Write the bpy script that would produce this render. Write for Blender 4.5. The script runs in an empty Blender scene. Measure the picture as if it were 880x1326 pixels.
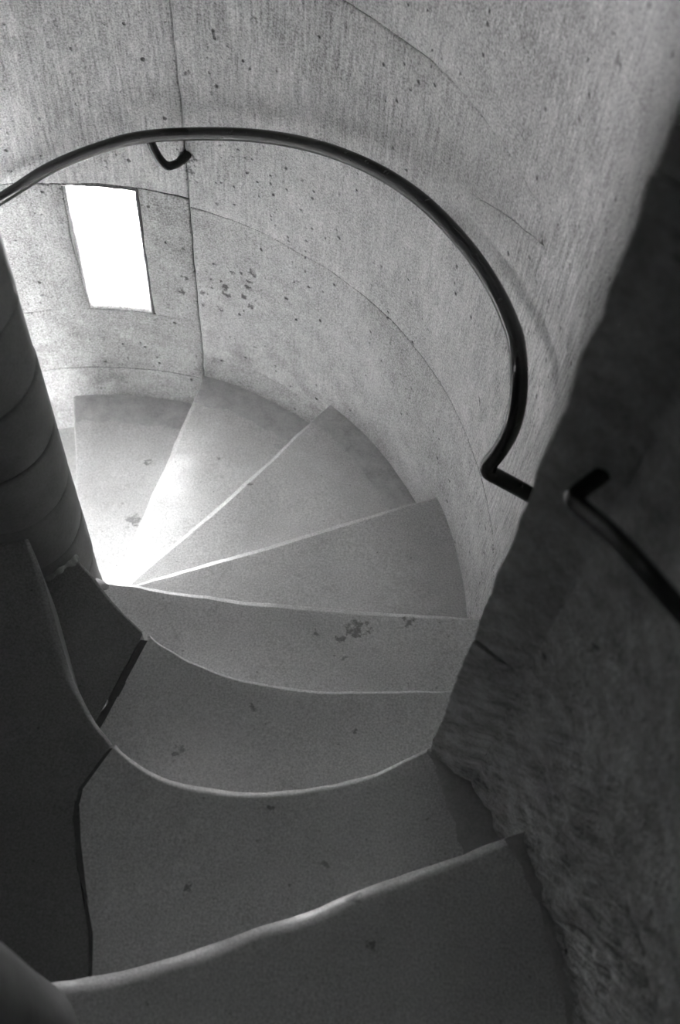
import bpy, math, random
from mathutils import Vector, Matrix, noise

random.seed(7)
PI = math.pi
rad = math.radians
scene = bpy.context.scene
COL = scene.collection

# ------------------------------------------------------------------ camera
W, H = 880, 1326
FPX = 1450.0
cam_data = bpy.data.cameras.new('camera')
cam = bpy.data.objects.new('camera', cam_data)
COL.objects.link(cam)
cam_data.sensor_fit = 'VERTICAL'
cam_data.sensor_height = 36.0
cam_data.lens = 36.0 * FPX / H
cam_data.clip_start = 0.02
right = Vector((0.994838, 0.087652, 0.051137))
down = Vector((0.101479, -0.859294, -0.501314))
fwd = Vector((0.0, 0.503915, -0.863753))
m3 = Matrix((right, -down, -fwd)).transposed()
cam.matrix_world = Matrix.Translation((0.66096, -1.09504, 1.79128)) @ m3.to_4x4()
cam_data.dof.use_dof = True
cam_data.dof.focus_distance = 2.5
cam_data.dof.aperture_fstop = 3.6
scene.camera = cam

# ------------------------------------------------------------------ light: an overcast sky outside, seen through two window openings
world = bpy.data.worlds.new('sky')
scene.world = world
world.use_nodes = True
wn = world.node_tree.nodes
bg = wn.get('Background') or wn.new('ShaderNodeBackground')
tc = wn.new('ShaderNodeTexCoord')          # bright overcast sky above, paler-than-grass ground below the horizon
sx = wn.new('ShaderNodeSeparateXYZ')
mr = wn.new('ShaderNodeMapRange')
mr.inputs[1].default_value, mr.inputs[2].default_value = -0.03, 0.03
mr.inputs[3].default_value, mr.inputs[4].default_value = 0.80, 1.0
world.node_tree.links.new(tc.outputs['Generated'], sx.inputs[0])
world.node_tree.links.new(sx.outputs[2], mr.inputs[0])
world.node_tree.links.new(mr.outputs[0], bg.inputs['Color'])
bg.inputs['Strength'].default_value = 40.0
wo = wn.get('World Output') or wn.new('ShaderNodeOutputWorld')
world.node_tree.links.new(bg.outputs[0], wo.inputs[0])

vs = scene.view_settings
vs.view_transform = 'Standard'
vs.look = 'None'
vs.exposure = 1.7
vs.gamma = 1.0
vs.use_curve_mapping = False
scene.cycles.max_bounces = 10
scene.cycles.diffuse_bounces = 8
scene.cycles.glossy_bounces = 4


def portal(name, loc, direction, sx, sy):
    l = bpy.data.lights.new(name, 'AREA')
    l.shape = 'RECTANGLE'
    l.size = sx
    l.size_y = sy
    l.cycles.is_portal = True
    o = bpy.data.objects.new(name, l)
    COL.objects.link(o)
    o.location = loc
    o.rotation_euler = Vector(direction).to_track_quat('-Z', 'Y').to_euler()
    return o


# ------------------------------------------------------------------ constants
R = 1.0            # shaft wall radius
RC = 0.1697        # rise of one step
RN = 0.13          # newel radius
WIN1 = dict(a0=86.3, a1=97.4, z0=-0.768, z1=-0.282)
WIN2 = dict(a0=162.0, a1=176.0, z0=1.18, z1=1.66)
WT = 0.40          # wall thickness
ZTOP = 2.15
ZBOT = -10 * RC


# ------------------------------------------------------------------ material helper
class NB:
    def __init__(self, name):
        self.m = bpy.data.materials.new(name)
        self.m.use_nodes = True
        self.t = self.m.node_tree
        self.t.nodes.clear()
        self.out = self.t.nodes.new('ShaderNodeOutputMaterial')
        self.b = self.t.nodes.new('ShaderNodeBsdfPrincipled')
        self.t.links.new(self.b.outputs[0], self.out.inputs[0])
        self.pos = self.t.nodes.new('ShaderNodeNewGeometry').outputs['Position']

    def set(self, sock, v):
        if isinstance(v, bpy.types.NodeSocket):
            self.t.links.new(v, sock)
        else:
            sock.default_value = v

    def math(self, op, a, b=None, c=None, clamp=False):
        n = self.t.nodes.new('ShaderNodeMath')
        n.operation = op
        n.use_clamp = clamp
        self.set(n.inputs[0], a)
        if b is not None:
            self.set(n.inputs[1], b)
        if c is not None:
            self.set(n.inputs[2], c)
        return n.outputs[0]

    def vmath(self, op, a, b=None):
        n = self.t.nodes.new('ShaderNodeVectorMath')
        n.operation = op
        self.set(n.inputs[0], a)
        if b is not None:
            self.set(n.inputs[1], b)
        return n.outputs['Value'] if op in ('LENGTH', 'DISTANCE', 'DOT_PRODUCT') else n.outputs['Vector']

    def scale(self, v, s):
        n = self.t.nodes.new('ShaderNodeVectorMath')
        n.operation = 'SCALE'
        self.set(n.inputs[0], v)
        n.inputs['Scale'].default_value = s
        return n.outputs['Vector']

    def noise(self, vec, scale, detail=3.0, rough=0.55, color=False):
        n = self.t.nodes.new('ShaderNodeTexNoise')
        self.set(n.inputs['Vector'], vec)
        n.inputs['Scale'].default_value = scale
        n.inputs['Detail'].default_value = detail
        n.inputs['Roughness'].default_value = rough
        return n.outputs['Color'] if color else n.outputs[0]

    def voro(self, vec, scale):
        n = self.t.nodes.new('ShaderNodeTexVoronoi')
        self.set(n.inputs['Vector'], vec)
        n.inputs['Scale'].default_value = scale
        return n.outputs['Distance'], n.outputs['Color']

    def maprange(self, v, a, b, c=0.0, d=1.0):
        n = self.t.nodes.new('ShaderNodeMapRange')
        n.clamp = True
        self.set(n.inputs[0], v)
        for i, x in enumerate((a, b, c, d)):
            n.inputs[i + 1].default_value = x
        return n.outputs[0]

    def sep(self, v):
        n = self.t.nodes.new('ShaderNodeSeparateXYZ')
        self.set(n.inputs[0], v)
        return n.outputs

    def comb(self, x, y, z):
        n = self.t.nodes.new('ShaderNodeCombineXYZ')
        for i, v in enumerate((x, y, z)):
            self.set(n.inputs[i], v)
        return n.outputs[0]

    def bump(self, h, dist, strength=1.0, normal=None):
        n = self.t.nodes.new('ShaderNodeBump')
        n.inputs['Distance'].default_value = dist
        n.inputs['Strength'].default_value = strength
        self.set(n.inputs['Height'], h)
        if normal is not None:
            self.set(n.inputs['Normal'], normal)
        return n.outputs[0]

    def grey(self, v):
        return self.comb(v, v, v)

    def random(self):
        return self.t.nodes.new('ShaderNodeObjectInfo').outputs['Random']

    def spots(self, lst):
        """stains and pits with a ragged outline; returns 0..1 mask"""
        w = self.vmath('SUBTRACT', self.noise(self.pos, 55, 3, 0.6, True), (0.5, 0.5, 0.5))
        res = None
        for (x, y, z, r) in lst:
            q = self.vmath('ADD', self.pos, self.scale(w, r * 4.5))
            d = self.vmath('DISTANCE', q, (x, y, z))
            s = self.maprange(d, r * 1.05, r * 0.6)
            res = s if res is None else self.math('MAXIMUM', res, s)
        return res

    def finish(self, col, rough, normal=None, spec=0.4, metallic=0.0):
        self.set(self.b.inputs['Base Color'], self.grey(col) if isinstance(col, bpy.types.NodeSocket) else (col, col, col, 1))
        self.set(self.b.inputs['Roughness'], rough)
        self.b.inputs['Specular IOR Level'].default_value = spec
        self.b.inputs['Metallic'].default_value = metallic
        if normal is not None:
            self.set(self.b.inputs['Normal'], normal)
        return self.m


WALL_PITS = [(0.17, 0.985, -0.583, .012), (0.157, 0.988, -0.644, .013), (0.199, 0.98, -0.547, .009), (0.306, 0.952, -0.501, .011),
             (0.333, 0.943, -0.493, .008), (0.292, 0.957, -0.602, .012), (0.349, 0.937, -0.539, .010), (0.359, 0.933, -0.61, .011),
             (0.216, 0.976, -0.622, .010), (0.266, 0.964, -0.673, .012), (0.48, 0.877, -0.431, .008), (0.848, 0.53, 0.057, .010),
             (0.851, 0.526, 0.015, .007), (0.207, 0.979, -0.175, .014), (0.211, 0.978, -0.142, .020), (0.204, .979, -0.215, .007), (0.843, 0.539, 0.493, .008),
             (0.784, 0.621, 0.486, .008), (0.96, 0.279, 0.669, .012), (0.977, 0.213, 0.823, .014), (0.968, 0.251, 0.811, .010),
             (0.692, 0.722, -0.413, .006), (0.935, 0.354, -0.161, .007), (0.798, 0.602, 0.142, .006), (0.824, 0.566, 0.583, .007)]
_rp = random.Random(11)
for _ in range(14):
    _a, _z = rad(_rp.uniform(68, 80)), _rp.uniform(-.70, -.47)
    WALL_PITS.append((math.cos(_a), math.sin(_a), _z, _rp.uniform(.004, .012)))
TREAD_SPOTS = [(0.032, 0.55, -1.207, .022), (-0.073, 0.925, -1.190, .014), (-0.055, 0.906, -1.190, .012), (0.046, 0.756, -1.196, .012),
               (0.284, 0.689, -1.018, .006), (0.408, 0.504, -0.849, .008), (0.658, 0.376, -0.679, .006), (0.727, -0.052, -0.509, .026),
               (0.689, -0.077, -0.509, .012), (0.70, -0.12, -0.509, .009), (0.634, -0.072, -0.509, .009), (0.842, -0.02, -0.509, .014),
               (0.525, -0.323, -0.339, .010), (0.397, -0.42, -0.339, .013), (0.738, -0.345, -0.339, .006), (0.593, -0.564, -0.17, .009),
               (0.47, -0.711, -0.17, .008), (0.696, -0.65, -0.17, .010), (0.374, -0.708, -0.17, .006), (0.743, -0.731, 0.0, .012), (0.774, -0.796, 0.0, .008)]


def mat_wall():
    k = NB('limestone_wall')
    x, y, z = k.sep(k.pos)
    ang = k.math('ARCTAN2', y, x)
    tool = k.noise(k.comb(k.math('MULTIPLY', ang, 120.0), k.math('MULTIPLY', z, 9.0), 0.0), 1.0, 3, 0.6)
    big = k.noise(k.pos, 2.6, 5, 0.6)
    mid = k.noise(k.pos, 16, 4, 0.6)
    grain = k.noise(k.pos, 230, 2, 0.6)
    toolmask = k.math('MULTIPLY', k.maprange(k.noise(k.pos, 1.7, 2), 0.35, 0.6, 0.25, 1.0), k.maprange(z, -0.5, -0.15, 0.35, 1.0))
    vd, vc = k.voro(k.vmath('ADD', k.pos, k.scale(k.noise(k.pos, 30, 2, .5, True), 0.012)), 30)
    pick = k.maprange(k.sep(vc)[0], 0.80, 0.84)
    rp = k.maprange(k.vmath('DISTANCE', k.vmath('ADD', k.pos, k.scale(k.noise(k.pos, 4, 3, .6, True), 0.25)), (1.08, 0.37, 0.76)), 0.42, 0.20)
    pits = k.math('MULTIPLY', k.maprange(vd, 0.17, 0.05), pick)
    sp = k.spots(WALL_PITS)
    vd2, vc2 = k.voro(k.vmath('ADD', k.pos, k.scale(k.noise(k.pos, 60, 2, .5, True), 0.01)), 64)
    pits = k.math('MAXIMUM', pits, k.math('MULTIPLY', k.math('MULTIPLY', k.maprange(vd2, 0.28, 0.10), k.maprange(k.sep(vc2)[0], 0.86, 0.9)), k.maprange(k.noise(k.pos, 3.3, 3), 0.45, 0.62)))
    dk = k.math('MAXIMUM', pits, sp)
    c = k.math('MULTIPLY_ADD', k.math('SUBTRACT', big, 0.5), 0.26, 0.345)
    c = k.math('MULTIPLY_ADD', k.math('SUBTRACT', mid, 0.5), 0.24, c)
    c = k.math('MULTIPLY_ADD', k.math('MULTIPLY', k.math('SUBTRACT', tool, 0.5), toolmask), 0.70, c)
    c = k.math('MULTIPLY_ADD', k.math('SUBTRACT', grain, 0.5), 0.75, c)
    c = k.math('MULTIPLY_ADD', k.math('SUBTRACT', k.random(), 0.5), 0.08, c)
    damp = k.math('MULTIPLY', k.maprange(z, -0.62, -0.9), k.maprange(k.noise(k.pos, 7, 5, 0.7), 0.46, 0.62))
    c = k.math('MULTIPLY', c, k.math('SUBTRACT', 1.0, k.math('MULTIPLY', damp, 0.28)))
    c = k.math('MULTIPLY', c, k.math('SUBTRACT', 1.0, k.math('MULTIPLY', dk, 0.72)))
    hgt = k.math('MULTIPLY', tool, toolmask)
    hgt = k.math('MULTIPLY_ADD', mid, 0.7, hgt)
    hgt = k.math('MULTIPLY_ADD', k.math('MULTIPLY', k.noise(k.pos, 75, 3, .6), rp), 2.6, hgt)
    hgt = k.math('MULTIPLY_ADD', grain, 0.35, hgt)
    hgt = k.math('SUBTRACT', hgt, k.math('MULTIPLY', pits, 2.5))
    return k.finish(c, 0.82, k.bump(hgt, 0.0035, 0.8), 0.25)


def mat_rough():
    k = NB('rough_limestone')
    x, y, z = k.sep(k.pos)
    low = k.maprange(k.math('ADD', z, k.math('MULTIPLY', k.noise(k.pos, 5, 3), 0.5)), 0.75, 0.50)     # coarsely dressed below, smoother above
    big = k.noise(k.pos, 3, 4, 0.6)
    mid = k.noise(k.pos, 24, 4, 0.65)
    tool = k.noise(k.comb(k.math('MULTIPLY', k.math('ADD', y, k.math('MULTIPLY', z, 0.55)), 55.0), k.math('MULTIPLY', z, 12.0), x), 1.0, 3, 0.65)
    grain = k.noise(k.pos, 170, 2, 0.6)
    vd, vc = k.voro(k.vmath('ADD', k.pos, k.scale(k.noise(k.pos, 40, 2, .5, True), 0.02)), 24)
    pits = k.math('MULTIPLY', k.maprange(vd, 0.26, 0.05), k.maprange(k.sep(vc)[0], 0.80, 0.86))
    c = k.math('MULTIPLY_ADD', k.math('SUBTRACT', big, 0.5), 0.20, 0.53)
    c = k.math('MULTIPLY_ADD', k.math('SUBTRACT', mid, 0.5), 0.75, c)
    c = k.math('MULTIPLY_ADD', k.math('MULTIPLY', k.math('SUBTRACT', tool, 0.5), low), 0.75, c)
    c = k.math('MULTIPLY_ADD', k.math('SUBTRACT', grain, 0.5), 0.5, c)
    c = k.math('MULTIPLY', c, k.math('SUBTRACT', 1.0, k.math('MULTIPLY', pits, 0.6)))
    hgt = k.math('MULTIPLY_ADD', mid, 1.0, k.math('MULTIPLY', grain, 0.3))
    hgt = k.math('MULTIPLY_ADD', k.math('MULTIPLY', tool, low), 1.6, hgt)
    hgt = k.math('SUBTRACT', hgt, pits)
    return k.finish(c, 0.85, k.bump(hgt, 0.010, 1.0), 0.2)


def mat_tread(name, base=0.63, spots=True, rough=0.34):
    k = NB(name)
    big = k.noise(k.pos, 4.5, 5, 0.6)
    mid = k.noise(k.pos, 22, 4, 0.6)
    grain = k.noise(k.pos, 240, 2, 0.6)
    vd, vc = k.voro(k.vmath('ADD', k.pos, k.scale(k.noise(k.pos, 60, 2, .5, True), 0.01)), 48)
    speck = k.math('MULTIPLY', k.maprange(vd, 0.16, 0.06), k.maprange(k.sep(vc)[0], 0.86, 0.9))
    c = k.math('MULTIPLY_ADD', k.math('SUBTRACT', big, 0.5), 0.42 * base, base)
    c = k.math('MULTIPLY_ADD', k.math('SUBTRACT', mid, 0.5), 0.26 * base, c)
    c = k.math('MULTIPLY_ADD', k.math('SUBTRACT', grain, 0.5), 1.25 * base, c)
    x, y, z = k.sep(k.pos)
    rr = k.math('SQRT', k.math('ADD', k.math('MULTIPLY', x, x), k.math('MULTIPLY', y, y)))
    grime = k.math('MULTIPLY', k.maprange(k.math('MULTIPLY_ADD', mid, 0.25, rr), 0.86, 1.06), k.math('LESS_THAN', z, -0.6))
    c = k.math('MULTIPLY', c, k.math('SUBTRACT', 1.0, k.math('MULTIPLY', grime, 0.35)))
    dark = k.math('MULTIPLY', speck, 0.45)
    if spots:
        dark = k.math('MAXIMUM', dark, k.math('MULTIPLY', k.spots(TREAD_SPOTS), 0.55))
    c = k.math('MULTIPLY', c, k.math('SUBTRACT', 1.0, dark))
    r = k.math('MULTIPLY_ADD', k.math('SUBTRACT', mid, 0.5), 0.3, rough)
    hgt = k.math('MULTIPLY_ADD', grain, 0.3, mid)
    return k.finish(c, r, k.bump(hgt, 0.0014, 0.5), 0.33)


def mat_plain(name, base, var, rough, scale=30, bump=0.002):
    k = NB(name)
    n1 = k.noise(k.pos, scale, 4, 0.6)
    n2 = k.noise(k.pos, 200, 2, 0.6)
    c = k.math('MULTIPLY_ADD', k.math('SUBTRACT', n1, 0.5), var, base)
    c = k.math('MULTIPLY_ADD', k.math('SUBTRACT', n2, 0.5), var * 0.8, c)
    return k.finish(c, rough, k.bump(n1, bump, 0.8), 0.3)


def mat_iron():
    k = NB('black_painted_iron')
    n1 = k.noise(k.pos, 60, 3, 0.6)
    c = k.math('MULTIPLY_ADD', n1, 0.004, 0.002)
    r = k.math('MULTIPLY_ADD', n1, 0.2, 0.14)
    return k.finish(c, r, k.bump(n1, 0.0008, 0.5), 0.28)


M_WALL = mat_wall()
M_ROUGH = mat_rough()
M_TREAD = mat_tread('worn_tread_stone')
M_INNER_SHADED = mat_tread('inner_step_stone_shaded', 0.23, False, 0.5)  # tread stone with the newel's shadow put into its darker colour
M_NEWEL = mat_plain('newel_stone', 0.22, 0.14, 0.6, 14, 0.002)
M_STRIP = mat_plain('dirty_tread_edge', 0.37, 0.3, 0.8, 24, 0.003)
M_MORTAR = mat_plain('dark_mortar', 0.13, 0.08, 0.9, 60, 0.003)
M_STRIP2 = mat_plain('worn_tread_edge', 0.46, 0.3, 0.7, 24, 0.003)
M_JOINT = mat_plain('wall_mortar', 0.50, 0.2, 0.9, 50, 0.003)
M_IRON = mat_iron()


# ------------------------------------------------------------------ mesh helpers
def tag(o, label=None, cat=None, group=None, kind=None):
    if label:
        o['label'] = label
    if cat:
        o['category'] = cat
    if group:
        o['group'] = group
    if kind:
        o['kind'] = kind
    return o


def mesh_obj(name, verts, faces, mat, parent=None, smooth=True, offset=None):
    """verts are in world space; when a parent is given they are moved into its frame"""
    base = parent_origin(parent) if parent is not None else Vector((0, 0, 0))
    me = bpy.data.meshes.new(name)
    me.from_pydata([tuple(Vector(v) - base) for v in verts], [], faces)
    me.materials.append(mat)
    if smooth:
        me.polygons.foreach_set('use_smooth', [True] * len(me.polygons))
    me.update()
    o = bpy.data.objects.new(name, me)
    COL.objects.link(o)
    if parent is not None:
        o.parent = parent
    return o


def parent_origin(o):
    v = Vector((0, 0, 0))
    while o is not None:
        v += o.location
        o = o.parent
    return v


def empty(name, loc):
    o = bpy.data.objects.new(name, None)
    o.location = loc
    o.empty_display_size = 0.1
    COL.objects.link(o)
    return o


def sharp_by_angle(o, deg=40):
    o.data.set_sharp_from_angle(angle=rad(deg))


def grid_faces(nu, nv, off=0, flip=False):
    f = []
    for i in range(nu - 1):
        for j in range(nv - 1):
            a = off + i * nv + j
            q = (a, a + nv, a + nv + 1, a + 1)
            f.append(q[::-1] if flip else q)
    return f


def fbm(x, y, z, o=3):
    return noise.fractal(Vector((x, y, z)), 0.6, 2.0, o)


def poly_curve(pts, smooth=True, n=12):
    """polyline (Catmull-Rom smoothed) as a function of normalised arc length"""
    P = [Vector((p[0], p[1])) for p in pts]
    if smooth and len(P) > 2:
        Q = [2 * P[0] - P[1]] + P + [2 * P[-1] - P[-2]]
        out = []
        for i in range(1, len(Q) - 2):
            p0, p1, p2, p3 = Q[i - 1:i + 3]
            for s in range(n):
                t = s / n
                out.append(0.5 * ((2 * p1) + (p2 - p0) * t + (2 * p0 - 5 * p1 + 4 * p2 - p3) * t * t + (3 * p1 - p0 - 3 * p2 + p3) * t ** 3))
        out.append(P[-1])
        P = out
    L = [0.0]
    for a, b in zip(P, P[1:]):
        L.append(L[-1] + (b - a).length)
    tot = L[-1]

    def f(t):
        s = max(0.0, min(1.0, t)) * tot
        lo, hi = 0, len(L) - 1
        while hi - lo > 1:
            m = (lo + hi) // 2
            if L[m] <= s:
                lo = m
            else:
                hi = m
        d = L[hi] - L[lo]
        return P[lo].lerp(P[hi], (s - L[lo]) / d if d > 1e-9 else 0.0)
    f.length = tot
    f.pts = P
    return f


def prism(name, poly, z0, z1, mat, parent=None, smooth=False):
    n = len(poly)
    v = [(p[0], p[1], z0) for p in poly] + [(p[0], p[1], z1) for p in poly]
    f = [tuple(range(n - 1, -1, -1)), tuple(range(n, 2 * n))]
    f += [(i, (i + 1) % n, n + (i + 1) % n, n + i) for i in range(n)]
    return mesh_obj(name, v, f, mat, parent, smooth)


def tube(path, r, nseg=14, cap=True):
    P = [Vector(p) for p in path]
    v, f = [], []
    prev = None
    for i, p in enumerate(P):
        d = (P[min(i + 1, len(P) - 1)] - P[max(i - 1, 0)]).normalized()
        if prev is None:
            ref = Vector((0, 0, 1)) if abs(d.z) < 0.9 else Vector((1, 0, 0))
            n = (ref - d * ref.dot(d)).normalized()
        else:
            n = (prev - d * prev.dot(d)).normalized()
        prev = n
        b = d.cross(n)
        rr = r(i / (len(P) - 1)) if callable(r) else r
        for s in range(nseg):
            a = 2 * PI * s / nseg
            v.append(p + n * math.cos(a) * rr + b * math.sin(a) * rr)
    for i in range(len(P) - 1):
        for s in range(nseg):
            s2 = (s + 1) % nseg
            f.append((i * nseg + s, i * nseg + s2, (i + 1) * nseg + s2, (i + 1) * nseg + s))
    if cap:
        f.append(tuple(range(nseg - 1, -1, -1)))
        k = (len(P) - 1) * nseg
        f.append(tuple(range(k, k + nseg)))
    return v, f


def spline3(pts, n=10):
    P = [Vector(p) for p in pts]
    Q = [2 * P[0] - P[1]] + P + [2 * P[-1] - P[-2]]
    out = []
    for i in range(1, len(Q) - 2):
        p0, p1, p2, p3 = Q[i - 1:i + 3]
        for s in range(n):
            t = s / n
            out.append(0.5 * ((2 * p1) + (p2 - p0) * t + (2 * p0 - 5 * p1 + 4 * p2 - p3) * t * t + (3 * p1 - p0 - 3 * p2 + p3) * t ** 3))
    out.append(P[-1])
    return out


def cyl(a, r, z):
    return Vector((r * math.cos(rad(a)), r * math.sin(rad(a)), z))


# ------------------------------------------------------------------ the shaft wall: a mortar core faced with curved ashlar blocks
A_START, A_END = -26.2, 262.0
RCORE = R + 0.007


def in_window(a, z):
    for w in (WIN1, WIN2):
        if w['a0'] < a < w['a1'] and w['z0'] < z < w['z1']:
            return True
    return False


def shaft_core():
    angs = sorted(set([A_START, A_END] + [w[k] for w in (WIN1, WIN2) for k in ('a0', 'a1')] + [x for x in range(-24, 262, 3)]))
    zs = sorted(set([ZBOT - 0.1, ZTOP] + [w[k] for w in (WIN1, WIN2) for k in ('z0', 'z1')] + [-1.2, -0.5, 0.2, 0.9]))
    ro = R + WT
    v, idx, f = [], {}, []

    def vid(i, j, s):
        if (i, j, s) not in idx:
            idx[(i, j, s)] = len(v)
            v.append(cyl(angs[i], ro if s else RCORE, zs[j]))
        return idx[(i, j, s)]
    na, nz = len(angs), len(zs)

    def solid(i, j):
        if i < 0 or j < 0 or i >= na - 1 or j >= nz - 1:
            return False
        return not in_window((angs[i] + angs[i + 1]) / 2, (zs[j] + zs[j + 1]) / 2)
    for i in range(na - 1):
        for j in range(nz - 1):
            if not solid(i, j):
                continue
            f.append((vid(i, j, 0), vid(i, j + 1, 0), vid(i + 1, j + 1, 0), vid(i + 1, j, 0)))
            f.append((vid(i, j, 1), vid(i + 1, j, 1), vid(i + 1, j + 1, 1), vid(i, j + 1, 1)))
            if not solid(i - 1, j):
                f.append((vid(i, j, 0), vid(i, j, 1), vid(i, j + 1, 1), vid(i, j + 1, 0)))
            if not solid(i + 1, j):
                f.append((vid(i + 1, j, 0), vid(i + 1, j + 1, 0), vid(i + 1, j + 1, 1), vid(i + 1, j, 1)))
            if not solid(i, j - 1):
                f.append((vid(i, j, 0), vid(i + 1, j, 0), vid(i + 1, j, 1), vid(i, j, 1)))
            if not solid(i, j + 1):
                f.append((vid(i, j + 1, 0), vid(i, j + 1, 1), vid(i + 1, j + 1, 1), vid(i + 1, j + 1, 0)))
    o = mesh_obj('wall_back', v, f, M_JOINT, None, False)
    return tag(o, 'curved pale limestone wall of the stair shaft with a small window opening', 'wall', kind='structure')


wall_back = shaft_core()


def warp(a, z):
    """slow shared wander of the joints (degrees, metres)"""
    s = a * 0.06
    da = 0.30 * noise.noise(Vector((s, z * 5.0, 3.1))) + 0.22 * noise.noise(Vector((s, z * 17.0, 9.4))) + 0.10 * noise.noise(Vector((s, z * 50.0, 2.4)))
    dz = 0.006 * noise.noise(Vector((a * 0.12, z * 2.0, 17.7))) + 0.003 * noise.noise(Vector((a * 0.5, z * 2, 27.7)))
    return da, dz


def open_joint(a, z):
    """how far a bed joint has opened here: 0 tight, 1 open"""
    if z > 0.38 and z < 0.5:
        return 1.0
    return max(0.0, min(1.0, 0.55 + 2.2 * noise.noise(Vector((a * 0.11, z * 3.0, 5.5))) + 0.8 * noise.noise(Vector((a * 0.6, z * 3.0, 1.5)))))


def block(a0, a1, z0, z1, prot=0.0, parent=None, gap=0.0012, bev=0.0028, warpk=1.0, fade=None):
    """one curved ashlar block between two angles; z0 / z1 may be functions of the angle"""
    parent = parent or wall_back
    f0 = z0 if callable(z0) else (lambda a: z0)
    f1 = z1 if callable(z1) else (lambda a: z1)
    ga = math.degrees(0.0016 / R)
    ea = math.degrees(bev * 1.3 / R)
    na = max(5, int((a1 - a0) / 1.6))
    A = [a0 + ga, a0 + ga + ea * 0.35, a0 + ga + ea] + [a0 + ga + ea + (a1 - a0 - 2 * ga - 2 * ea) * i / na for i in range(1, na)] + [a1 - ga - ea, a1 - ga - ea * 0.35, a1 - ga]
    nz = 16
    verts = []
    for ia, a in enumerate(A):
        g = max(0.0, min(1.0, (42 - a) / 8)) if fade else 1.0
        g0 = (g if fade and fade < 0 else 1.0) * open_joint(a, f0(a))
        g1 = (g if fade and fade > 0 else 1.0) * open_joint(a, f1(a))
        zz0, zz1 = f0(a) + gap * (1.3 * g0 - .3), f1(a) - gap * (1.3 * g1 - .3)
        e = bev * 1.3
        Z = [zz0, zz0 + e * 0.35, zz0 + e] + [zz0 + e + (zz1 - zz0 - 2 * e) * i / nz for i in range(1, nz)] + [zz1 - e, zz1 - e * 0.35, zz1]
        for iz, z in enumerate(Z):
            k = min(ia, len(A) - 1 - ia, iz, len(Z) - 1 - iz)
            d = bev * (1.0 if k == 0 else 0.3 if k == 1 else 0.0)
            if k in (ia, len(A) - 1 - ia):
                d *= 0.004 / bev
            elif k == iz:
                d *= g0
            elif k == len(Z) - 1 - iz:
                d *= g1
            r = R - prot + d + 0.0022 * fbm(a * 0.12, z * 5, 4.2)
            da, dz = warp(a, z)
            verts.append(cyl(a + da * warpk, r, z + dz * warpk))
    nv = nz + 5
    na_ = len(A)
    faces = grid_faces(na_, nv, 0, flip=True)
    n0 = len(verts)
    ring = [i * nv for i in range(na_)] + [(na_ - 1) * nv + j for j in range(1, nv)] + [i * nv + nv - 1 for i in range(na_ - 2, -1, -1)] + [j for j in range(nv - 2, 0, -1)]
    for q in ring:
        p = verts[q]
        s = (R + 0.022) / math.hypot(p.x, p.y)
        verts.append(Vector((p.x * s, p.y * s, p.z)))
    m = len(ring)
    for i in range(m):
        j = (i + 1) % m
        faces.append((ring[i], n0 + i, n0 + j, ring[j]))
    o = mesh_obj('stone_block', verts, faces, M_WALL, parent)
    return o


VJ = 78.5


def crack(a):
    if a > 44:
        return 0.245
    if a > 31:
        return 0.245 + (44 - a) / 13 * 0.019
    return 0.264 + (31 - a) / 13.5 * 0.116


# right of the long upright joint
mid_top = lambda a: 0.395 if a < 17.5 else crack(a)
up_bot = lambda a: 0.434 if a > 17.5 else 0.395
for a0, a1, z0, z1, pr, fd in [
        (A_START + .4, 14.0, ZBOT, -0.906, 0, None), (14.0, VJ, ZBOT, -0.906, 0.0, None),
        (A_START + .4, VJ, -0.906, -0.31, 0.001, None),
        (A_START + .4, VJ, -0.31, mid_top, 0.0, 1), (17.5, VJ, crack, 0.434, 0.0, -1),
        (A_START + .4, VJ, up_bot, 1.20, 0.008, None),
        (A_START + .4, 50.0, 1.20, ZTOP, 0.003, None), (50.0, VJ, 1.20, ZTOP, 0.002, None)]:
    block(a0, a1, z0, z1, pr, fade=fd, bev=0.010 if z0 is up_bot else 0.0028, gap=0.004 if z0 is up_bot else 0.0012)
# left of it, around the window
w = WIN1
for a0, a1, z0, z1, pr in [
        (VJ, 125.0, ZBOT, -1.04, 0.001), (125, 200, ZBOT, -1.04, 0), (200, A_END, ZBOT, -1.04, 0),
        (VJ, 116.0, -1.04, w['z0'], 0.0), (116, 170, -1.04, w['z0'], 0), (170, A_END, -1.04, w['z0'], 0),
        (VJ, w['a0'], w['z0'], w['z1'], 0.001), (w['a1'], 130.0, w['z0'], w['z1'], 0.0), (130, A_END, w['z0'], w['z1'], 0.0),
        (VJ, 112.0, w['z1'], 0.55, -0.0015), (112, 170, w['z1'], 0.55, 0.0), (170, A_END, w['z1'], 0.55, 0.0),
        (VJ, WIN2['a0'], 0.55, WIN2['z0'], 0), (WIN2['a0'], 220, 0.55, WIN2['z0'], 0), (220, A_END, 0.55, WIN2['z0'], 0),
        (VJ, WIN2['a0'], WIN2['z0'], ZTOP, 0), (WIN2['a1'], A_END, WIN2['z0'], ZTOP, 0), (WIN2['a0'], WIN2['a1'], WIN2['z1'], ZTOP, 0)]:
    block(a0, a1, z0, z1, pr)


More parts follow.
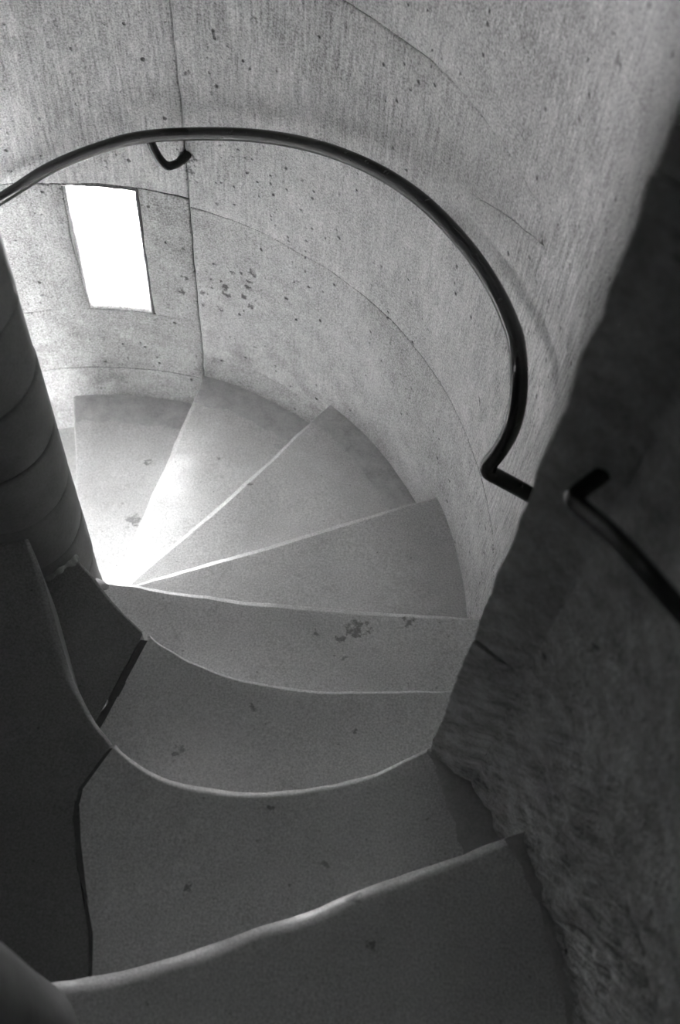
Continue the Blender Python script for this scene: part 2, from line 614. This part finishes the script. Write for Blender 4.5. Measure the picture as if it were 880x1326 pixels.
def window_lining(name, w, mat, label):
    """stone sill, jambs and lintel lining the opening, the sill worn and ragged at its inner edge"""
    v, f = [], []
    n = 14
    t = 0.012

    def slab(fn):
        b = len(v)
        for i in range(n + 1):
            for r in (R - 0.002, R + 0.03, R + WT * 0.5, R + WT + 0.01):
                v.append(fn(i / n, r))
        f.extend(grid_faces(n + 1, 4, b))
    rag = lambda s, seed: 0.006 * fbm(s * 9, seed, 0.3)
    slab(lambda s, r: cyl(w['a0'] + (w['a1'] - w['a0']) * s, r, w['z0'] + 0.004 + rag(s, 1) * (1 if r < R + .01 else .4)))
    slab(lambda s, r: cyl(w['a0'] + (w['a1'] - w['a0']) * s, r, w['z1'] - 0.004 + rag(s, 2) * .4))
    slab(lambda s, r: cyl(w['a0'] + 0.25 + rag(s, 3) * 25, r, w['z0'] + (w['z1'] - w['z0']) * s))
    slab(lambda s, r: cyl(w['a1'] - 0.25 + rag(s, 4) * 25, r, w['z0'] + (w['z1'] - w['z0']) * s))
    o = mesh_obj(name, v, f, mat)
    md = o.modifiers.new('thickness', 'SOLIDIFY')
    md.thickness = 0.004
    md.offset = 0
    return tag(o, label, 'window', kind='structure')


window_lining('window_1', WIN1, M_WALL, 'small bright rectangular window opening in the curved stone wall')
window_lining('window_2', WIN2, M_WALL, 'upper window opening high in the shaft wall')
for nm, w in (('sky_portal_lower', WIN1), ('sky_portal_upper', WIN2)):
    am = (w['a0'] + w['a1']) / 2
    c = cyl(am, R + WT + 0.005, (w['z0'] + w['z1']) / 2)
    portal(nm, c, (-math.cos(rad(am)), -math.sin(rad(am)), 0), rad(w['a1'] - w['a0']) * (R + WT), w['z1'] - w['z0'])

# ------------------------------------------------------------------ the passage walls near the camera
RIGHT_PATH = [(.872, -.424), (.908, -.450), (.945, -.478), (.997, -.562), (1.035, -.680), (1.068, -.779), (1.090, -.880), (1.12, -1.10), (1.13, -1.5), (1.13, -2.4)]
core_poly = [(p[0] + .010, p[1] + .004) for p in RIGHT_PATH] + [(1.5, -2.4), (1.5, -.55), (1.2, -.45), (.915, -.437)]
wall_right = prism('wall_right', core_poly[::-1], -0.36, ZTOP, M_JOINT)
tag(wall_right, 'dark rough stone wall of the upper passage with a sharp upright corner', 'wall', kind='structure')


def path_block(pts, z0, z1, prot, rough, parent, mat=None, end_return=None):
    c = poly_curve(pts, smooth=True)
    L = c.length
    nu = max(6, int(L / 0.014))
    e = 0.006
    S = [0, e * .35 / L, e / L] + [e / L + (1 - 2 * e / L) * i / nu for i in range(1, nu)] + [1 - e / L, 1 - e * .35 / L, 1]
    nzz = max(6, int((z1 - z0) / 0.018))
    Z = [z0 + .0006, z0 + .003, z0 + .008] + [z0 + .008 + (z1 - z0 - .016) * i / nzz for i in range(1, nzz)] + [z1 - .008, z1 - .003, z1 - .0006]
    v = []
    for iu, s in enumerate(S):
        p = c(s)
        t = (c(min(1, s + .01)) - c(max(0, s - .01))).normalized()
        nrm = Vector((t.y, -t.x))          # towards the passage (path runs away from the corner)
        if nrm.x > 0:
            nrm = -nrm
        for iz, z in enumerate(Z):
            k = min(iu, len(S) - 1 - iu, iz, len(Z) - 1 - iz)
            d = prot - (0.0015 if k == 0 else 0.0005 if k == 1 else 0.0)
            ed = min(s * L, (1 - s) * L, z - z0, z1 - z) / .03
            d = prot * min(1, max(0.0, ed)) + .002 if s * L > .05 or prot < .009 else d
            d += rough * fbm(p.x * 22, p.y * 22, z * 18, 4) * min(1, max(0.15, ed))
            along = -0.004 * fbm(z * 14, 3.3, z * 3, 3) if iu < 3 and s < .01 else 0
            q = p + nrm * d + t * along
            v.append(Vector((q.x, q.y, z)))
    nv = len(Z)
    f = grid_faces(len(S), nv)
    n0 = len(v)
    ring = [i * nv for i in range(len(S))] + [(len(S) - 1) * nv + j for j in range(1, nv)] + [i * nv + nv - 1 for i in range(len(S) - 2, -1, -1)] + [j for j in range(nv - 2, 0, -1)]
    # side faces go back into the core
    for q in ring:
        iu = q // nv
        p = c(S[iu])
        t = (c(min(1, S[iu] + .01)) - c(max(0, S[iu] - .01))).normalized()
        nrm = Vector((t.y, -t.x))
        if nrm.x > 0:
            nrm = -nrm
        w_ = v[q]
        v.append(Vector((w_.x - nrm.x * .03, w_.y - nrm.y * .03, w_.z)))
    m = len(ring)
    for i in range(m):
        j = (i + 1) % m
        f.append((ring[i], ring[j], n0 + j, n0 + i))
    return mesh_obj('stone_block', v, f, mat or M_ROUGH, parent)


jamb = RIGHT_PATH[:3]
face = RIGHT_PATH[2:9]
rear = RIGHT_PATH[8:]
path_block(jamb, -0.30, 0.325, 0.010, 0.004, wall_right)
path_block(jamb, 0.325, 0.765, 0.000, 0.002, wall_right)
path_block(jamb, 0.765, 1.20, 0.003, 0.003, wall_right)
path_block(jamb, 1.20, ZTOP, 0.000, 0.002, wall_right)
path_block(face, -0.30, 0.37, 0.006, 0.010, wall_right)
path_block(face, 0.37, 1.02, 0.004, 0.004, wall_right)
path_block(face, 1.02, ZTOP, 0.002, 0.004, wall_right)
path_block(rear, -0.2, 0.60, 0.0, 0.005, wall_right)
path_block(rear, 0.60, ZTOP, 0.0, 0.004, wall_right)

wall_left = prism('wall_left', [(-.06, -.08), (.10, -.93), (.16, -1.0), (.16, -2.4), (-.15, -2.4), (-.15, -1.0), (-.16, -.10)], -0.30, ZTOP, M_ROUGH)
tag(wall_left, 'dark stone wall on the newel side of the upper passage', 'wall', kind='structure')
wall_front = prism('wall_front', [(-.15, -2.4), (1.5, -2.4), (1.5, -2.6), (-.15, -2.6)], -0.3, ZTOP, M_ROUGH)
tag(wall_front, 'end wall of the upper passage', 'wall', kind='structure')
ceil_poly = [(-1.5, -2.6), (1.6, -2.6), (1.6, 1.5), (-1.5, 1.5)]
tag(prism('ceiling', ceil_poly, ZTOP, ZTOP + .1, M_WALL), 'stone ceiling over the shaft and passage', 'ceiling', kind='structure')
tag(prism('floor_lower', ceil_poly, ZBOT - .1, ZBOT, M_TREAD), 'stone floor at the foot of the stair', 'floor', kind='structure')
tag(prism('floor_upper', [(.0, -2.4), (1.14, -2.4), (1.13, -1.30), (.1, -1.32)], -0.0, 2 * RC, M_TREAD), 'stone landing of the upper passage', 'floor', kind='structure')

# rounded end of the left wall
pv, pf = [], []
zs = [0.0 - .02, 0.03, .10] + [.10 + i * .12 for i in range(1, 17)] + [ZTOP]
for z in zs:
    for s in range(36):
        a = 2 * PI * s / 36
        r = 0.113 + 0.003 * fbm(math.cos(a) * 2, math.sin(a) * 2, z * 3) + (.003 if z < .05 else 0)
        pv.append((0.258 + r * math.cos(a), -1.0 + r * math.sin(a), z))
for i in range(len(zs) - 1):
    for s in range(36):
        t = (s + 1) % 36
        pf.append((i * 36 + s, i * 36 + t, (i + 1) * 36 + t, (i + 1) * 36 + s))
pillar = mesh_obj('stone_pillar', pv, pf, M_NEWEL)
tag(pillar, 'dark rounded stone pillar ending the left passage wall beside the top step', 'pillar')

# ------------------------------------------------------------------ the stair
stair = empty('spiral_staircase', (0, 0, ZBOT))
tag(stair, 'worn stone spiral stair winding down round the newel column', 'staircase')


def ray_pts(a, r0, r1, n=8, bow=0.0):
    out = []
    for i in range(n + 1):
        r = r0 + (r1 - r0) * i / n
        out.append((r * math.cos(rad(a)) + bow * math.sin(PI * i / n) * math.sin(rad(a)), r * math.sin(rad(a)) - bow * math.sin(PI * i / n) * math.cos(rad(a))))
    return out


RI = RN - 0.012
RO = R + 0.008
N = {}
N[-2] = [(.12, -1.32), (.6, -1.30), (1.125, -1.28)]
N[-1] = [(.12, -1.09), (.35, -1.07), (.7, -1.03), (.95, -1.0), (1.115, -.985)]
N[0] = [(.03, -.945), (.2, -.920), (.307, -.895), (.416, -.865), (.563, -.807), (.675, -.755), (.779, -.704), (.886, -.658), (.985, -.612), (1.03, -.592)]
N[1] = [(.062, -.095), (.105, -.165), (.165, -.290), (.206, -.368), (.266, -.444), (.328, -.495), (.41, -.529), (.52, -.536), (.629, -.523), (.75, -.486), (.869, -.421), (.90, -.404)]
N[2] = [(.110, -.045), (.16, -.080), (.218, -.134), (.293, -.189), (.378, -.229), (.477, -.259), (.635, -.271), (.76, -.260), (.916, -.241), (.982, -.232)]
angs = {3: 0.5, 4: 25.1, 5: 53.3, 6: 78.7, 7: 103.5, 8: 129.0, 9: 154.5}
bows = {3: .008, 4: -.004, 5: .006, 6: 0, 7: 0, 8: 0, 9: 0}
for k_, a_ in angs.items():
    N[k_] = ray_pts(a_, RI, RO, 8, bows[k_])
NC = {k_: poly_curve(v_) for k_, v_ in N.items()}
#            rounding, wear depth, wear length
#            rounding, chamfer width, chamfer drop, wear depth, wear length
EDGE = {-1: (.006, .010, .005, .003, .03), 0: (.006, .024, .012, .005, .03), 1: (.004, .013, .007, .005, .03), 2: (.002, .005, .0025, .002, .02), 3: (.003, .012, .007, .003, .03),
        4: (.003, .012, .007, .003, .03), 5: (.003, .012, .007, .003, .03), 6: (.004, .014, .007, .018, .065), 7: (.002, .002, .001, .002, .02)}
LIFT = {1: .055, 2: .045, 3: .012}


def offset_curve(c, d, t0, t1, n=24):
    out = []
    for i in range(n + 1):
        t = t0 + (t1 - t0) * i / n
        p = c(t)
        u = (c(min(1, t + .01)) - c(max(0, t - .01))).normalized()
        out.append((p.x + u.y * d, p.y - u.x * d))
    return out


def sub_curve(c, t0, t1, n=30):
    return [tuple(c(t0 + (t1 - t0) * i / n)) for i in range(n + 1)]


def nearest_t(c, p):
    p = Vector(p)
    return min((i / 600 for i in range(601)), key=lambda t: (c(t) - p).length)


def coons(c0, c1, d0, d1):
    P00, P10, P01, P11 = c0(0), c0(1), c1(0), c1(1)

    def S(u, v):
        return ((1 - v) * c0(u) + v * c1(u) + (1 - u) * d0(v) + u * d1(v)
                - ((1 - u) * (1 - v) * P00 + u * (1 - v) * P10 + (1 - u) * v * P01 + u * v * P11))
    return S


def patch(name, k, front, back, inner, outer, mat, parent, nu=48, top=None, bottom=None, wearmask=True):
    """a step stone ruled between its worn front edge and the line under the step above"""
    z = -k * RC if top is None else top
    zb = (z - RC - 0.002) if bottom is None else bottom
    c0, c1 = poly_curve(front, False), poly_curve(back, False)
    ii = [tuple(c0(0))] + list(inner) + [tuple(c1(0))]
    oo = [tuple(c0(1))] + list(outer) + [tuple(c1(1))]
    S = coons(c0, c1, poly_curve(ii, False), poly_curve(oo, False))
    r0, cw, cd, wd, wl = EDGE.get(k, (.005, .005, .003, .003, .03))
    lift = LIFT.get(k, 0.0)
    verts = []
    nvs = None
    for i in range(nu + 1):
        u = i / nu
        F, B = S(u, 0.0), S(u, 1.0)
        L = max(0.05, (B - F).length)
        wob = 0.75 + 0.6 * (0.5 + fbm(F.x * 7, F.y * 7, k * 3.3, 3))
        rr = min(r0 * wob, L * .2)
        wear = wd * wob * (0.55 + 0.45 * math.sin(PI * u))
        ch = min(1.0, 0.5 + 0.5 * wob) * (0.40 + 0.60 * math.sin(PI * u))
        c_w, c_d = min(cw * ch, L * .3), cd * ch
        prof = [(0.0, zb - z), (0.0, (zb - z) * .5 - rr * .5)]
        for q in range(5):
            t = q / 4 * PI / 3
            prof.append((rr * (1 - math.cos(t)), -c_d - rr * (1 - math.sin(t))))
        x0, y0 = prof[-1]
        for q in (.12, .3, .5, .7, .88, 1.0):
            prof.append((x0 + c_w * q, y0 * (1 - q) ** (1.9 if k in (0, 1) else 1.0)))
        d0 = prof[-1][0]
        prof.append((d0 + .002, 0.0))
        for q in range(1, 6):
            prof.append((d0 + .002 + wl * 1.6 * q / 5, 0.0))
        d_last = prof[-1][0]
        for q in range(1, 13):
            prof.append((d_last + (L - d_last) * q / 12, 0.0))
        nvs = len(prof)
        for iq, (d, dz) in enumerate(prof):
            p = S(u, min(1.0, d / L))
            if iq > 1:
                dz -= wear * math.exp(-(d / wl) ** 2 * 1.2)
                r = math.hypot(p.x, p.y)
                if lift:
                    s = max(0.0, min(1.0, 1 - (r - RN) / .26))
                    dz += lift * s * s * (3 - 2 * s)
                e = min(1.0, d / max(L, .01))
                if k == 7:
                    dz -= 0.022 * math.exp(-((r - .52) / .22) ** 2) * math.sin(PI * min(1, e * 1.0))
                else:
                    dz -= 0.006 * math.exp(-((r - .6) / .25) ** 2) * math.sin(PI * e)
                dz += 0.0014 * fbm(p.x * 6, p.y * 6, k * 1.7, 3)
                jig = 0.0025 * fbm(p.x * 12, p.y * 12, k * 5.1, 3) * math.exp(-d / .02)
            else:
                jig = 0.0
            # nosing wander along the ruling
            dirn = (B - F).normalized()
            verts.append(Vector((p.x + dirn.x * jig, p.y + dirn.y * jig, z + dz)))
    f = grid_faces(nu + 1, nvs)
    # sides, back and bottom
    nb = len(verts)
    for i in range(nu + 1):
        for j in range(nvs):
            pass
    left = [j for j in range(nvs)]
    rightc = [nu * nvs + j for j in range(nvs)]
    bl = len(verts)
    for j in range(nvs):
        v0 = verts[j]
        verts.append(Vector((v0.x, v0.y, zb)))
    br = len(verts)
    for j in range(nvs):
        v0 = verts[nu * nvs + j]
        verts.append(Vector((v0.x, v0.y, zb)))
    for j in range(1, nvs - 1):
        f.append((left[j], left[j + 1], bl + j + 1, bl + j))
        f.append((rightc[j + 1], rightc[j], br + j, br + j + 1))
    bb = len(verts)
    for i in range(nu + 1):
        v0 = verts[i * nvs + nvs - 1]
        verts.append(Vector((v0.x, v0.y, zb)))
    for i in range(nu):
        a, b = i * nvs + nvs - 1, (i + 1) * nvs + nvs - 1
        f.append((a, b, bb + i + 1, bb + i))
        f.append((i * nvs, bb + i, bb + i + 1, (i + 1) * nvs))
    o = mesh_obj(name, verts, f, mat, parent)
    sharp_by_angle(o, 50)
    return o


def strip(name, side_a, side_b, z, mat, parent, thick=0.004, seed=0.0, zfun=None):
    """thin ragged slab between two plan curves"""
    ca, cb = poly_curve(side_a, False), poly_curve(side_b, False)
    n, m = 40, 5
    v = []
    for i in range(n + 1):
        t = i / n
        a, b = ca(t), cb(t)
        w_ = (b - a).normalized() if (b - a).length > 1e-6 else Vector((0, 0))
        a = a + w_ * 0.006 * fbm(t * 8, seed, 1.0)
        for j in range(m + 1):
            p = a.lerp(b, j / m)
            zz = z + (thick if 0 < j else -0.003) + 0.0015 * fbm(p.x * 18, p.y * 18, seed)
            v.append(Vector((p.x, p.y, zz)))
    f = grid_faces(n + 1, m + 1)
    nb = len(v)
    v += [Vector((p.x, p.y, z - .01)) for p in v[:nb]]
    f += grid_faces(n + 1, m + 1, nb, True)
    per = [i * (m + 1) for i in range(n + 1)] + [n * (m + 1) + j for j in range(1, m + 1)] + [i * (m + 1) + m for i in range(n - 1, -1, -1)] + [j for j in range(m - 1, 0, -1)]
    for i in range(len(per)):
        j = (i + 1) % len(per)
        f.append((per[i], per[j], nb + per[j], nb + per[i]))
    o = mesh_obj(name, v, f, mat, parent)
    sharp_by_angle(o, 50)
    return o


def arc(r, a0, a1, n=8):
    return [(r * math.cos(rad(a0 + (a1 - a0) * i / n)), r * math.sin(rad(a0 + (a1 - a0) * i / n))) for i in range(1, n)]


def ang_of(p):
    return math.degrees(math.atan2(p[1], p[0]))


UND = 0.05
# plain winding treads
for k in range(3, 10):
    back = offset_curve(NC[k - 1], UND, 0.0, 1.0)
    a_in0, a_in1 = ang_of(N[k][0]), ang_of(back[0])
    a_o0, a_o1 = ang_of(N[k][-1]), ang_of(back[-1])
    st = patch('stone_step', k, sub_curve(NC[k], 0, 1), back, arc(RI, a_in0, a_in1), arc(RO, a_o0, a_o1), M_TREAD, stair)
    if k >= 5 and k < 8:
        a0, a1 = angs[k] - .4, angs[k - 1] - .5
        inn = {4: .955, 5: .915, 6: .900, 7: .885}[k]
        strip('edge_strip', [(inn * math.cos(rad(a0 + (a1 - a0) * i / 20)), inn * math.sin(rad(a0 + (a1 - a0) * i / 20))) for i in range(21)],
              [(RO * math.cos(rad(a0 + (a1 - a0) * i / 20)), RO * math.sin(rad(a0 + (a1 - a0) * i / 20))) for i in range(21)], -k * RC, M_STRIP, st, 0.002, k * 2.2)

# the two swept steps below the passage: outer tread, inner stone, mortar joint between
G = 0.008


def shifted(pts, dx, dy=0.0):
    return [(p[0] + dx, p[1] + dy) for p in pts]


def joint_strip(pts, z, parent, g):
    strip('mortar_joint', shifted(pts, -g - .002), shifted(pts, g + .002), z - 0.006, M_MORTAR, parent, 0.003, 5.0)


# step 2
c, cb = NC[2], NC[1]
tj = nearest_t(c, (.293, -.189))
tb = nearest_t(cb, (.240, -.415))
j2 = [(.288, -.200), (.262, -.285), (.232, -.385), (.205, -.45)]
bk = offset_curve(cb, UND, tb, 1.0)
ft = sub_curve(c, tj, 1.0)
ft[0] = (ft[0][0] + G, ft[0][1])
bk[0] = (j2[-1][0] + G, j2[-1][1])
s2 = patch('stone_step', 2, ft, bk, shifted(j2[1:-1], G), arc(RO, ang_of(ft[-1]), ang_of(bk[-1]), 6), M_TREAD, stair)
ft = sub_curve(c, 0.0, tj)
ft[-1] = (ft[-1][0] - G, ft[-1][1])
bk = offset_curve(cb, UND, 0.0, tb)
bk[-1] = (j2[-1][0] - G, j2[-1][1])
patch('inner_stone', 2, ft, bk, arc(RI, ang_of(ft[0]), ang_of(bk[0]), 5), shifted(j2[1:-1], -G), M_INNER_SHADED, s2, 24)
joint_strip(j2, -2 * RC, s2, G)
G = 0.0035

# step 1
c, cb = NC[1], NC[0]
tj = nearest_t(c, (.303, -.472))
j1 = [(.298, -.484), (.276, -.525), (.252, -.575), (.270, -.65), (.296, -.73), (.324, -.80), (.335, -.86), (.345, -.94)]
tb = nearest_t(cb, (.335, -.89))
bk = offset_curve(cb, UND, tb, 1.0)
bk[0] = (j1[-1][0] + G, j1[-1][1])
ft = sub_curve(c, tj, 1.0)
ft[0] = (ft[0][0] + G, ft[0][1])
s1 = patch('stone_step', 1, ft, bk, shifted(j1[1:-1], G), [(.905, -.447), (.945, -.48), (1.0, -.555)], M_TREAD, stair)
ft = sub_curve(c, 0.0, tj)
ft[-1] = (ft[-1][0] - G, ft[-1][1])
bk = offset_curve(cb, UND, 0.0, tb)
bk[-1] = (j1[-1][0] - G, j1[-1][1])
patch('inner_stone', 1, ft, bk, [(.02, -.13), (-.01, -.35), (.03, -.7)], shifted(j1[1:-1], -G), M_INNER_SHADED, s1, 24)
joint_strip(j1, -RC, s1, G)
strip('edge_strip', [(.862, -.427), (.889, -.51), (.92, -.595), (.925, -.62)], [(.90, -.42), (.95, -.475), (1.01, -.55), (1.04, -.60)], -RC, M_STRIP2, s1, 0.002, 8.0)

# step 0, the broad one under the passage
bk = offset_curve(NC[-1], UND, 0.0, 1.0)
s0 = patch('stone_step', 0, sub_curve(NC[0], 0, 1), bk, [(.06, -1.0)], [(1.06, -.70), (1.09, -.80), (1.11, -.90)], M_TREAD, stair)
strip('edge_strip', [(.977, -.618), (1.021, -.715), (1.050, -.802), (1.067, -.882), (1.075, -.985)], [(1.02, -.60), (1.06, -.70), (1.09, -.80), (1.11, -.90), (1.13, -.985)], 0.0, M_STRIP2, s0, 0.002, 11.0)
# the step the photographer stands on
patch('stone_step', -1, sub_curve(NC[-1], 0, 1), offset_curve(NC[-2], UND, 0, 1), [(.12, -1.2)], [(1.13, -1.15)], M_TREAD, stair)

# ------------------------------------------------------------------ the newel column, one drum per step
newel = empty('newel_column', (0, 0, ZBOT))
tag(newel, 'round stone newel column of stacked drums at the heart of the stair', 'column')
ns = 48
zj = -9.5 * RC
drum_edges = [ZBOT] + [(-9.5 + i) * RC for i in range(0, 23)]
drum_edges = [e for e in drum_edges if e < ZTOP - .02] + [ZTOP]
for i in range(len(drum_edges) - 1):
    z0, z1 = drum_edges[i], drum_edges[i + 1]
    prof = [(0.0, z0 + .001), (RN - .005, z0 + .001), (RN - .0015, z0 + .004), (RN, z0 + .009)] + [(RN, z0 + .009 + (z1 - z0 - .018) * q / 4) for q in range(1, 4)] + [(RN, z1 - .009), (RN - .0015, z1 - .004), (RN - .005, z1 - .001), (0.0, z1 - .001)]
    v, f = [], []
    sx, sy = random.uniform(-.0015, .0015), random.uniform(-.0015, .0015)
    for (r, z) in prof:
        for s in range(ns):
            a = 2 * PI * s / ns
            rr = r + (.0015 * fbm(math.cos(a) * 1.5, math.sin(a) * 1.5, z * 5) if r > 0.1 else 0)
            v.append((sx + rr * math.cos(a), sy + rr * math.sin(a), z))
    for q in range(len(prof) - 1):
        for s in range(ns):
            t = (s + 1) % ns
            f.append((q * ns + s, q * ns + t, (q + 1) * ns + t, (q + 1) * ns + s))
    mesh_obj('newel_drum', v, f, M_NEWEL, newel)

# crumbled mortar at the foot of the drum where the swept steps meet it
def mortar_patch(a0, a1, z, w_, h_, seed):
    v, f = [], []
    n, m = 36, 7
    for i in range(n + 1):
        a = a0 + (a1 - a0) * i / n
        e = math.sin(PI * i / n) ** .5
        for j in range(m + 1):
            t = j / m
            r = RN - .006 + w_ * e * t * (0.85 + .5 * fbm(i * .10, t * 1.2, seed))
            zz = z + h_ * e * (1 - t) ** 1.5 * (0.9 + .5 * fbm(i * .16, t * 2.5, seed + 3)) - .004 * t
            v.append(cyl(a, r, zz))
    f = grid_faces(n + 1, m + 1)
    return mesh_obj('mortar_patch', v, f, M_STRIP, newel)


mortar_patch(-34, 2, -3 * RC + .012, .05, .03, 1.3)
mortar_patch(-62, -18, -2 * RC + .043, .035, .014, 4.4)

# ------------------------------------------------------------------ handrails
RR = 0.0148
RAIL = [(150, -.56), (127, -.405), (105.3, -.253), (98, -.172), (90.6, -.104), (82.1, -.037), (68.9, .043), (57.6, .112), (46.9, .169), (36.4, .216), (25.6, .257), (16.4, .297), (9.0, .333), (5.6, .343)]
pts = [cyl(a, .93, z) for a, z in RAIL]
pts += [cyl(2.8, .931, .335), cyl(.9, .934, .303), cyl(.1, .934, .252), cyl(-.4, .925, .195), cyl(-.7, .913, .153), Vector((.916, -.014, .132)), Vector((.935, -.018, .122)), Vector((.975, -.026, .105)), Vector((1.015, -.034, .085))]
hr = empty('handrail', cyl(78, 1.0, -.14))
tag(hr, 'long black iron handrail curving round the far shaft wall above the window', 'handrail')
v, f = tube(spline3(pts, 8), RR, 16)
mesh_obj('rail', v, f, M_IRON, hr)
bp = [cyl(81.8, .93, -.037), cyl(81.4, .929, -.062), cyl(80.6, .930, -.096), cyl(79.7, .937, -.120), cyl(78.9, .955, -.128), cyl(78.3, .98, -.130), cyl(78.0, 1.015, -.131)]
v, f = tube(spline3(bp, 6), lambda t: .0105 if t < .8 else .012, 12)
mesh_obj('bracket', v, f, M_IRON, hr)
bp = [cyl(128.0, .93, -.41), cyl(127.6, .929, -.44), cyl(127, .930, -.47), cyl(126.3, .945, -.50), cyl(125.5, 1.015, -.505)]
v, f = tube(spline3(bp, 6), .0105, 12)
mesh_obj('bracket', v, f, M_IRON, hr)

hr2 = empty('handrail', (.935, -.5, .87))
tag(hr2, 'short black iron handrail on the dark near wall, its end hooked into the stone', 'handrail')
pts = [(.933, -.452, .842), (.918, -.470, .842), (.905, -.482, .841), (.895, -.492, .840), (.893, -.501, .841), (.899, -.513, .848), (.920, -.571, .893), (.953, -.668, .954), (.985, -.77, 1.025), (1.012, -.88, 1.10), (1.04, -1.1, 1.24), (1.05, -1.4, 1.43)]
v, f = tube(spline3(pts, 8), .0098, 16)
mesh_obj('rail', v, f, M_IRON, hr2)
v, f = tube(spline3([(1.035, -1.05, 1.21), (1.05, -1.05, 1.17), (1.09, -1.05, 1.15), (1.15, -1.05, 1.15)], 6), .0105, 12)
mesh_obj('bracket', v, f, M_IRON, hr2)
